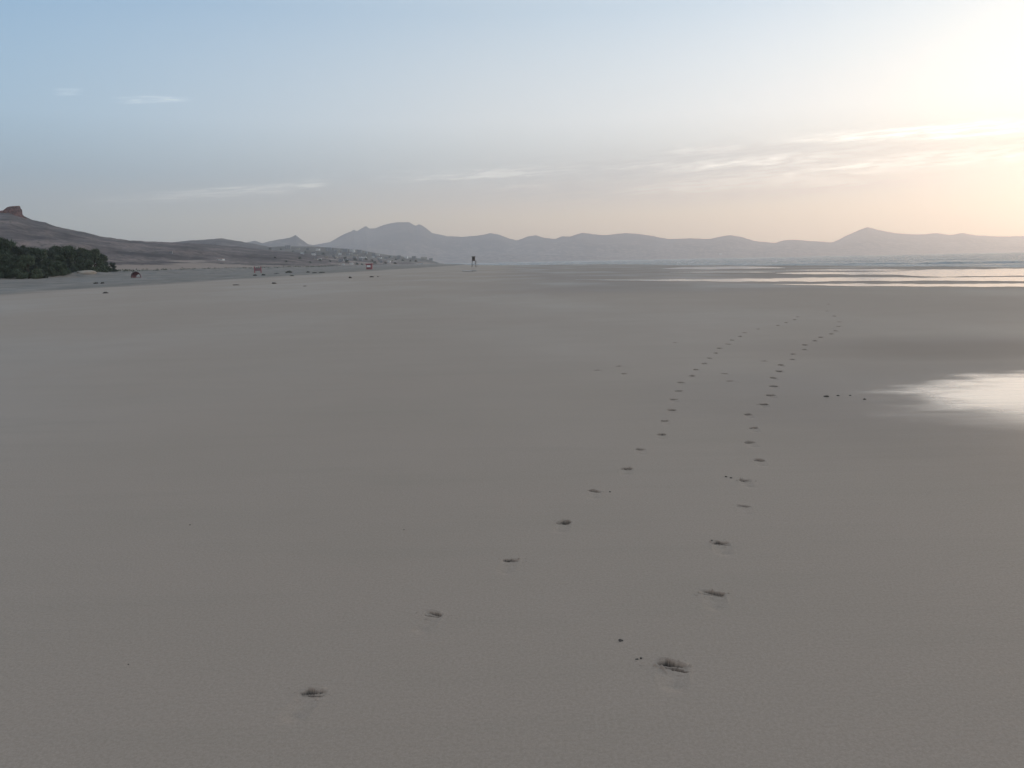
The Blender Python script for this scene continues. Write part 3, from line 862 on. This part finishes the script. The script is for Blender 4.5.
# stones and weed clumps
STONE = simple('dark_stone', (0.10, 0.088, 0.078), 0.9, 0.3, 5, 0.1)
WEED = simple('dark_weed', (0.075, 0.075, 0.065), 0.85, 0.35, 5)
stones = [  # column, row of the base, half-width px, height px, label
 (96, 283.6, 2.4, 2.0, 'grey rounded stone, left of the pair on the left upper beach'),
 (102.5, 283.6, 2.2, 1.8, 'grey rounded stone, right of the pair on the left upper beach'),
 (105.5, 293.0, 2.2, 1.6, 'small black stone below the pair, at the lower edge of the dark beach strip'),
 (236, 285.2, 3.2, 1.0, 'flat thin dark stone at the edge of the smooth sand, left of the notice board'),
 (274, 283.8, 2.4, 1.8, 'black stone alone on the sand below the notice board'),
 (255, 275.8, 2.0, 1.8, 'dark weed clump at the left foot of the notice board'),
 (263.5, 275.6, 2.2, 2.0, 'dark weed clump at the right foot of the notice board'),
 (277, 274.0, 3.0, 1.0, 'low flat weed clump between the notice board and the big dark heap'),
 (289, 273.0, 3.4, 2.6, 'largest dark weed heap on the strip right of the notice board'),
 (292, 276.2, 2.4, 1.2, 'low dark clump just below the largest weed heap'),
 (308, 272.6, 2.0, 1.4, 'small dark clump, first right of the largest weed heap'),
 (314.5, 273.2, 2.6, 1.2, 'flat dark clump, middle of three right of the largest heap'),
 (322, 272.8, 2.8, 1.2, 'wide flat dark clump, last of three right of the largest heap'),
 (350, 278.2, 1.6, 1.9, 'small dark stone left of the one below the red kiosk'),
 (371.5, 277.2, 2.4, 1.3, 'flat dark stone on the sand straight below the red kiosk'),
 (378, 276.9, 1.0, 0.8, 'tiny dark pebble right of the flat stone below the kiosk'),
 (305, 286.4, 1.8, 0.7, 'barely visible flat pebble on the smooth sand below the dark heaps'),
 (826.5, 396.6, 2.8, 1.4, 'black flat pebble left of the shiny wet patch'),
 (838, 395.8, 1.5, 1.0, 'small grey pebble between the black pebble and the wet patch'),
 (864.5, 399.4, 1.6, 1.0, 'small grey pebble at the tip of the wet patch'),
 (850, 395.6, 1.2, .8, 'tiny grey pebble left of the tip of the wet patch'),
 (620.5, 640.6, 2.4, 1.5, 'thin dark shell fragment up and left of the deepest footprint'),
 (641, 658.6, 1.3, 1.7, 'small black pebble just left of the deepest footprint'),
 (637, 659.4, 2.0, 1.1, 'flat dark crumb touching the black pebble by the deepest footprint'),
 (712, 541, 1.4, 1.5, 'tiny crumb left of the third right-trail footprint'),
 (726, 477, 1.2, 1.2, 'tiny crumb, left one of two left of the fifth right-trail footprint'),
 (731, 478, 1.5, 0.9, 'tiny flat crumb, right one of two left of the fifth right-trail footprint'),
 (404, 530, .7, .7, 'tiny dark speck of shell left of the left trail'),
 (190, 525, .8, .7, 'tiny dark speck of shell alone on the left sand'),
 (128.5, 664.5, .9, .7, 'tiny dark speck of shell low on the left sand'),
 (610, 492, 1.0, 1.0, 'tiny dark crumb right of the fifth left-trail footprint'),
]
for k, (px, row, w_, h_, lab) in enumerate(stones):
    p = ground(px, row)
    sx = w_ * p.y / FPX; 
    sz = h_ * p.y / FPX * .75
    near = row > 290
    if not near: sx *= .85; sz *= .8
    nm = 'weed_clump' if ('weed' in lab or 'clump' in lab) else ('shell_fragment' if 'shell' in lab else ('sand_crumb' if 'crumb' in lab else ('pebble' if 'pebble' in lab else 'stone')))
    o = lump(k * 2.3, sx, sx * random.uniform(.6, 1.0), sz, WEED if nm == 'weed_clump' else STONE, nm, 2 if near else 3, .5, 1.8)
    o.location = (p.x, p.y, land_z(p.x, p.y) + sz * .25)
    o.rotation_euler.z = random.uniform(-.4, .4)
    tag(o, lab, nm.replace('_', ' ').replace('weed clump', 'weed').replace('sand crumb', 'sand crumb'),
        'weed clumps on the upper beach' if nm == 'weed_clump' else None)

# ------------------------------------------------------------------ the town
TILE = simple('clay_roof', (0.24, 0.14, 0.10), 0.85, .2)
CREAM = simple('cream_render', (0.50, 0.46, 0.40), 0.85, 0.1)
GREYB = simple('grey_render', (0.30, 0.31, 0.33), 0.85, 0.1)
def house(w, d, h, mat, roofmat, nwin, floors, hip=False):
    r = empty('house', (0, 0, 0), 'white house', 'house')
    bm = bmesh.new(); add_box(bm, (0, 0, h / 2 - 3), (w, d, h + 6)); from_bm('wall', bm, mat, r)
    bm = bmesh.new()
    if hip:
        vs_ = [bm.verts.new(q) for q in ((-w / 2 - .4, -d / 2 - .4, h), (w / 2 + .4, -d / 2 - .4, h), (w / 2 + .4, d / 2 + .4, h), (-w / 2 - .4, d / 2 + .4, h), (-w / 4, 0, h + 1.8), (w / 4, 0, h + 1.8))]
        for f_ in ((0, 1, 5, 4), (2, 3, 4, 5), (1, 2, 5), (3, 0, 4), (3, 2, 1, 0)): bm.faces.new([vs_[i] for i in f_])
    else: add_box(bm, (0, 0, h + .2), (w + .5, d + .5, .4))
    from_bm('roof', bm, roofmat, r)
    for f_ in range(floors):
        for k in range(nwin):
            bm = bmesh.new(); x = (k + .5) / nwin * w - w / 2; z = (f_ + .55) * h / floors
            add_box(bm, (x, -d / 2 - .03, z), (w / nwin * .45, .1, h / floors * .45)); from_bm('window', bm, GLASS, r)
    return r
kinds = [house(12, 9, 6, WHITE, WHITE, 3, 2), house(18, 10, 4, WHITE, TILE, 4, 1, True), house(26, 11, 8, CREAM, CREAM, 5, 2), house(14, 10, 9, GREYB, GREYB, 3, 3)]
deps = bpy.context.evaluated_depsgraph_get()
bpy.context.view_layer.update()
hills = [o for o in COL.objects if o.get('kind') == 'structure' and o.name.split('.')[0] in ('hillside', 'hill', 'beach', 'mountain_range', 'headland')]
from mathutils.bvhtree import BVHTree
trees_ = [BVHTree.FromObject(o, bpy.context.evaluated_depsgraph_get()) for o in hills]
def hit(px, row):
    d = ray(px, row).normalized(); best = None
    for b_ in trees_:
        h0 = b_.ray_cast(Vector((0, 0, EYE)), d, 20000)
        if h0[0] is not None and (best is None or h0[3] < best[1]): best = (h0[0], h0[3])
    return best[0] if best else None
town = [ # column, row of the base, width px, kind, label
 (221, 260.3, 6.5, 1, 'lone long white house on the slope of the left hillside'),
 (171, 253.5, 3.0, 3, 'small grey hut on the left hillside above the dunes'),
 (373.2, 257.6, 2.6, 0, 'brightest white house in the town, left of the low white villa'),
 (379.5, 258.2, 4.6, 1, 'low white villa right of the brightest house'),
 (420, 264.0, 5.0, 1, 'white house low by the shore near the right end of the town'),
 (424, 258.9, 6.0, 2, 'pale block with dark windows near the right tip of the town hill'),
 (431, 260.6, 3.4, 3, 'grey house at the very right tip of the town hill'),
 (414, 258.6, 3.5, 3, 'grey house left of the pale block with dark windows'),
 (406, 258.4, 3.5, 0, 'small pale house left of the grey one on the hill line'),
 (399, 257.6, 3.2, 3, 'grey house on the hill line right of the low white villa'),
 (343.5, 265.0, 2.5, 0, 'white house low at the beach edge, left one of a pair'),
 (351.5, 264.6, 3.2, 0, 'white house low at the beach edge, right one of a pair'),
 (338, 264.6, 2.8, 2, 'cream house left of the white pair at the beach edge'),
 (329, 251.0, 5.0, 3, 'long grey-roofed block at the left of the upper town row'),
 (337, 251.4, 5.5, 2, 'pale long block, second in the upper town row'),
 (345, 251.8, 4.5, 3, 'grey block in the middle of the upper town row'),
 (352.5, 252.0, 4.5, 0, 'white block in the upper town row right of the grey block'),
 (359.5, 252.6, 4.0, 3, 'grey block at the right end of the upper town row'),
 (366, 253.6, 3.2, 0, 'small pale house between the upper row and the brightest house'),
 (332, 254.2, 4.0, 3, 'grey house in the second town row, far left'),
 (340, 254.8, 3.4, 0, 'pale house in the second town row, left'),
 (348, 255.4, 3.6, 3, 'grey house in the second town row, middle'),
 (356, 255.8, 3.6, 2, 'cream house in the second town row, right'),
 (364, 256.8, 3.0, 3, 'grey house left of the brightest white house'),
 (318, 250.4, 3.4, 0, 'pale house left of the upper town row'),
 (308, 249.8, 3.2, 3, 'grey house on the hill line, third from the left end of town'),
 (298, 249.4, 3.6, 2, 'cream house on the hill line, second from the left end of town'),
 (288, 248.8, 5.0, 3, 'grey long house at the left end of the town skyline'),
 (326, 257.6, 4.0, 2, 'cream house on the lower slope left of the beach-edge pair'),
 (314, 254.6, 3.6, 3, 'grey house on the mid slope left of the second row'),
 (302, 254.0, 3.6, 0, 'small pale house alone on the left mid slope of the town'),
 (386, 258.8, 3.0, 3, 'grey house right of the low white villa, just below it'),
 (392, 261.0, 3.0, 2, 'cream house below the grey one, midway to the shore house'),
 (361, 260.6, 3.6, 3, 'grey house just above the red kiosk'),
 (381, 262.6, 3.0, 3, 'low grey house right of the red kiosk'),
 (720.5, 254.6, 2.2, 0, 'gleaming white building alone on the far shore of the bay'),
]
trnd = random.Random(3)
for _ in range(34):
    cx_ = trnd.uniform(312, 402)
    y0_ = interp([(300, 249.5), (345, 250.5), (375, 255), (405, 259)], cx_)
    town.append((cx_, trnd.uniform(y0_, 262.5), trnd.uniform(2.0, 3.6), trnd.choice([0, 0, 2, 3, 3]), 'tiny pale house in the dense middle of the distant town'))
usedk = [False] * 4
wk = (12, 18, 26, 14)
for (px, row, wpx, kd, lab) in town:
    p = hit(px, row)
    if p is None: continue
    if not usedk[kd]: o = kinds[kd]; usedk[kd] = True
    else: o = copy_tree(kinds[kd])
    s = wpx * p.y / FPX / wk[kd]
    o.location = p; o.scale = (s, s, s); o.rotation_euler.z = random.uniform(-.35, .35)
    o['label'] = lab; o['group'] = 'pale houses of the town and the slopes'
    if 'block' in lab: pass

# trees dotted through the town
bushes = [(270, 249.5), (281, 250), (293, 251.5), (305, 252.5), (323, 254.5), (335, 258.5), (345, 259.5), (355, 260.5), (366, 260), (372, 261.5), (390, 258), (396, 260), (403, 261), (410, 261.5), (416, 262),
          (330, 262), (320, 261), (300, 259), (310, 263), (375, 263.5), (385, 263.8), (395, 264.0), (357, 264.6), (362, 265), (347, 262.5), (286, 262), (275, 258)]
tb = [make_tree(31, simple('grey_green_foliage', (0.11, 0.125, 0.10), 0.9, 0.4, 0.6), 6.0, 3.4)]
for k, (px, row) in enumerate(bushes):
    p = hit(px, row)
    if p is None: continue
    o = tb[0] if k == 0 else copy_tree(tb[0])
    s = 2.6 * p.y / FPX / 4.0 * random.uniform(.5, 1.2) / 1.9
    o.location = p; o.scale = (s * 1.7, s * 1.7, s); o.rotation_euler.z = random.uniform(0, 6)
    o['label'] = 'tiny round dark tree among the houses on the distant town slope'
    o['group'] = 'dark trees dotted through the town'

# ------------------------------------------------------------------ air
bm = bmesh.new(); add_box(bm, (500, 5750, 545), (19000, 13500, 1110)); 
me = bpy.data.meshes.new('haze'); bm.to_mesh(me); bm.free()
hm = bpy.data.materials.new('haze'); hm.use_nodes = True
nt = hm.node_tree; nt.nodes.remove(nt.nodes['Principled BSDF'])
pv = nt.nodes.new('ShaderNodeVolumePrincipled')
HAZE = 1.4e-4
pv.inputs['Density'].default_value = HAZE
pv.inputs['Color'].default_value = (0.98, 0.965, 1.0, 1)
pv.inputs['Anisotropy'].default_value = 0.68
nt.links.new(pv.outputs[0], nt.nodes['Material Output'].inputs['Volume'])
hz_o = link('haze', me, hm, smooth=False); tag(hz_o, kind='stuff')

# ------------------------------------------------------------------ sky and sun
SUN_AZ, SUN_EL = R(44), R(6.5)      # azimuth clockwise from the view direction (+Y)
sd = Vector((math.sin(SUN_AZ) * math.cos(SUN_EL), math.cos(SUN_AZ) * math.cos(SUN_EL), math.sin(SUN_EL)))
W = bpy.data.worlds.new('World'); S.world = W; W.use_nodes = True
t = NT(W.node_tree); bg = W.node_tree.nodes['Background']
sky = t.new('ShaderNodeTexSky', sky_type='NISHITA'); sky.sun_disc = False
sky.sun_elevation = SUN_EL; sky.sun_rotation = SUN_AZ
sky.air_density = 1.0; sky.dust_density = 1.2; sky.ozone_density = 1.0; sky.altitude = 0
G = t.new('ShaderNodeTexCoord').outputs['Generated']
nm = t.new('ShaderNodeVectorMath', operation='NORMALIZE'); t.l.new(G, nm.inputs[0]); D_ = nm.outputs[0]
sp = t.new('ShaderNodeSeparateXYZ'); t.l.new(D_, sp.inputs[0])
el = t.math('MULTIPLY', t.math('ARCSINE', sp.outputs[2]), 57.29578)
az = t.math('MULTIPLY', t.math('ARCTAN2', sp.outputs[0], sp.outputs[1]), 57.29578)
dt = t.new('ShaderNodeVectorMath', operation='DOT_PRODUCT'); t.l.new(D_, dt.inputs[0]); dt.inputs[1].default_value = sd
ang = t.math('MULTIPLY', t.math('ARCCOSINE', t.math('MINIMUM', dt.outputs['Value'], 0.99999)), 57.29578)
SKYMODE = 1
# thin high veil, with added fill light in the unseen upper sky: pales the blue of the clear-sky model, warm near the horizon
veil_and_fill = t.ramp(t.math('DIVIDE', t.math('MAXIMUM', el, 0), 90.0), [
    (0.000, (1.06, 0.76, 0.52)), (0.034, (1.22, 0.96, 0.65)), (0.065, (0.77, 0.82, 0.79)), (0.105, (0.87, 0.94, 0.975)), (0.18, (0.51, 0.67, 0.82)), (0.33, (0.56, 0.65, 0.74)), (0.6, (0.66, 0.67, 0.69)), (1.0, (0.66, 0.66, 0.67))])  # upper stops, out of view, brightened beyond a real sky to light the sand
side = t.ramp(t.math('DIVIDE', ang, 180.0), [(0.0, (0.68, 0.645, 0.59)), (0.10, (0.62, 0.605, 0.57)), (0.15, (0.605, 0.59, 0.57)), (0.25, (0.51, 0.51, 0.505)), (0.42, (0.25, 0.36, 0.45)), (0.7, (0.40, 0.38, 0.38)), (1.0, (0.46, 0.39, 0.36))])
veil_and_fill = t.mix(1.0, t.mix(1.0, veil_and_fill, side, 'MULTIPLY'), (2.0, 2.0, 2.0), 'MULTIPLY')
# broad glow around the veiled sun
gl1 = t.math('MULTIPLY', t.math('EXPONENT', t.math('MULTIPLY', t.math('POWER', t.math('DIVIDE', ang, 14.0), 1.5), -1.0)), 0.0)
gl2 = t.math('MULTIPLY', t.math('EXPONENT', t.math('MULTIPLY', t.math('DIVIDE', ang, 5.0), -1.0)), 0.25)
def scale_col(f, c):
    n = t.new('ShaderNodeVectorMath', operation='SCALE'); n.inputs[0].default_value = c; t.sock(n.inputs['Scale'], f); return n.outputs[0]
def addc(a, b_):
    n = t.new('ShaderNodeVectorMath', operation='ADD'); t.sock(n.inputs[0], a); t.sock(n.inputs[1], b_); return n.outputs[0]
tot = addc(addc(veil_and_fill, scale_col(gl1, (1.0, 0.88, 0.68))), scale_col(gl2, (1.0, 0.86, 0.52)))
# cirrus streaks in direction space (azimuth, elevation)
cv = t.new('ShaderNodeCombineXYZ')
tilt = t.math('MULTIPLY_ADD', az, -0.055, el)     # the streaks climb gently to the right
t.sock(cv.inputs[0], t.math('MULTIPLY', az, 0.055)); t.sock(cv.inputs[1], t.math('MULTIPLY', tilt, 0.9)); cv.inputs[2].default_value = 2.0
dist = t.new('ShaderNodeTexNoise'); t.l.new(cv.outputs[0], dist.inputs['Vector']); dist.inputs['Scale'].default_value = 2.2; dist.inputs['Detail'].default_value = 3
n1 = t.new('ShaderNodeTexNoise'); n1.inputs['Scale'].default_value = 1.5; n1.inputs['Detail'].default_value = 8; n1.inputs['Roughness'].default_value = 0.58
n1.inputs['Distortion'].default_value = 0.5
t.l.new(cv.outputs[0], n1.inputs['Vector'])
def azel(px, row):
    d = ray(px, row).normalized()
    return math.degrees(math.atan2(d.x, d.y)), math.degrees(math.asin(d.z))
fine = t.noise(cv.outputs[0], 9.0, 6, 0.65)
warp = t.math('MULTIPLY', t.math('SUBTRACT', dist.outputs['Fac'], 0.5), 1.1)
streaks = [  # ends of each streak as seen (column, row), half thickness in degrees, strength
 ((112, 98), (192, 99), .30, 1.0), ((52, 92), (84, 90), .25, .45), ((60, 207), (345, 180), .60, 1.1), ((130, 200), (240, 192), .4, .9), ((250, 190), (335, 183), .3, 1.2), ((365, 180), (590, 169), .50, .9), ((495, 188), (548, 187), .3, .6),
 ((665, 150), (752, 146), .30, 1.0), ((592, 169), (690, 162), .3, .5), ((640, 173), (880, 150), .55, 1.1), ((600, 194), (800, 176), .55, .7),
 ((700, 180), (1060, 146), .75, 1.1), ((760, 140), (1100, 120), .60, 1.3), ((860, 166), (1120, 150), .55, 1.0), ((730, 186), (900, 178), .4, .6),
 ((-200, 190), (20, 200), .5, .4), ((1030, 110), (1300, 90), .8, 1.0), ((1050, 170), (1350, 150), .9, .9)]
acc = None
for (p0, p1, th, stg) in streaks:
    a0, e0 = azel(*p0); a1, e1 = azel(*p1)
    m_, ac = (e1 - e0) / (a1 - a0), (a0 + a1) / 2
    line = t.math('MULTIPLY_ADD', t.math('SUBTRACT', az, ac), m_, (e0 + e1) / 2)
    dd = t.math('ABSOLUTE', t.math('ADD', t.math('SUBTRACT', el, line), warp))
    k_ = t.math('MULTIPLY', t.smooth(dd, th, 0.0, 0, stg), t.smooth(t.math('ABSOLUTE', t.math('SUBTRACT', az, ac)), (a1 - a0) * .56, (a1 - a0) * .1))
    acc = k_ if acc is None else t.math('MAXIMUM', acc, k_)
fv = t.new('ShaderNodeCombineXYZ'); t.sock(fv.inputs[0], t.math('MULTIPLY', az, 0.35)); t.sock(fv.inputs[1], t.math('MULTIPLY', tilt, 3.2)); fv.inputs[2].default_value = 7.0
fine2 = t.noise(fv.outputs[0], 1.6, 5, 0.65)
cm = t.math('MULTIPLY', t.math('MULTIPLY', acc, t.smooth(fine, 0.36, 0.62, 0.3, 1.0)), t.smooth(fine2, 0.38, 0.60, 0.25, 1.15))
# dull grey bars low down behind the streaks
gb = t.math('MULTIPLY', t.smooth(t.noise(cv.outputs[0], 0.8, 4, 0.5), 0.36, 0.60, 0.35, 1.0), t.math('MULTIPLY', t.smooth(el, 3.0, 4.8), t.smooth(el, 8.6, 6.2)))
gbar = t.math('MULTIPLY', gb, t.math('MULTIPLY', t.smooth(ang, 60, 12, 0.08, 0.85), t.smooth(fine2, 0.62, 0.40, 0.45, 1.0)))
tot2 = t.mix(gbar, tot, t.mix(t.smooth(ang, 60, 10), (0.42, 0.45, 0.50), (0.64, 0.61, 0.58)))
tot3 = addc(tot2, scale_col(t.math('MULTIPLY', cm, t.smooth(ang, 75, 8, 0.55, 1.0)), (1.0, 0.90, 0.76)))
# blend with the clear-sky model; Background strength 0.1
sc_ = t.new('ShaderNodeVectorMath', operation='SCALE'); t.l.new(tot3, sc_.inputs[0]); sc_.inputs['Scale'].default_value = 10.0 * 0.95
sk = t.new('ShaderNodeVectorMath', operation='SCALE'); t.l.new(sky.outputs[0], sk.inputs[0]); sk.inputs['Scale'].default_value = 0.14
out = addc(sc_.outputs[0], sk.outputs[0])
t.l.new(out, bg.inputs['Color']); bg.inputs['Strength'].default_value = 0.1

sl = bpy.data.lights.new('sun', 'SUN'); sl.energy = 1.5; sl.angle = R(14); sl.color = (1.0, 0.75, 0.52)
so = bpy.data.objects.new('sun', sl); COL.objects.link(so)
so.rotation_euler = (-sd).to_track_quat('-Z', 'Y').to_euler()

S.view_settings.view_transform = 'Standard'; S.view_settings.look = 'None'
S.view_settings.exposure = 0; S.view_settings.gamma = 1; S.view_settings.use_curve_mapping = False
S.render.engine = 'CYCLES'
S.cycles.max_bounces = 6; S.cycles.volume_bounces = 1
S.cycles.use_denoising = True
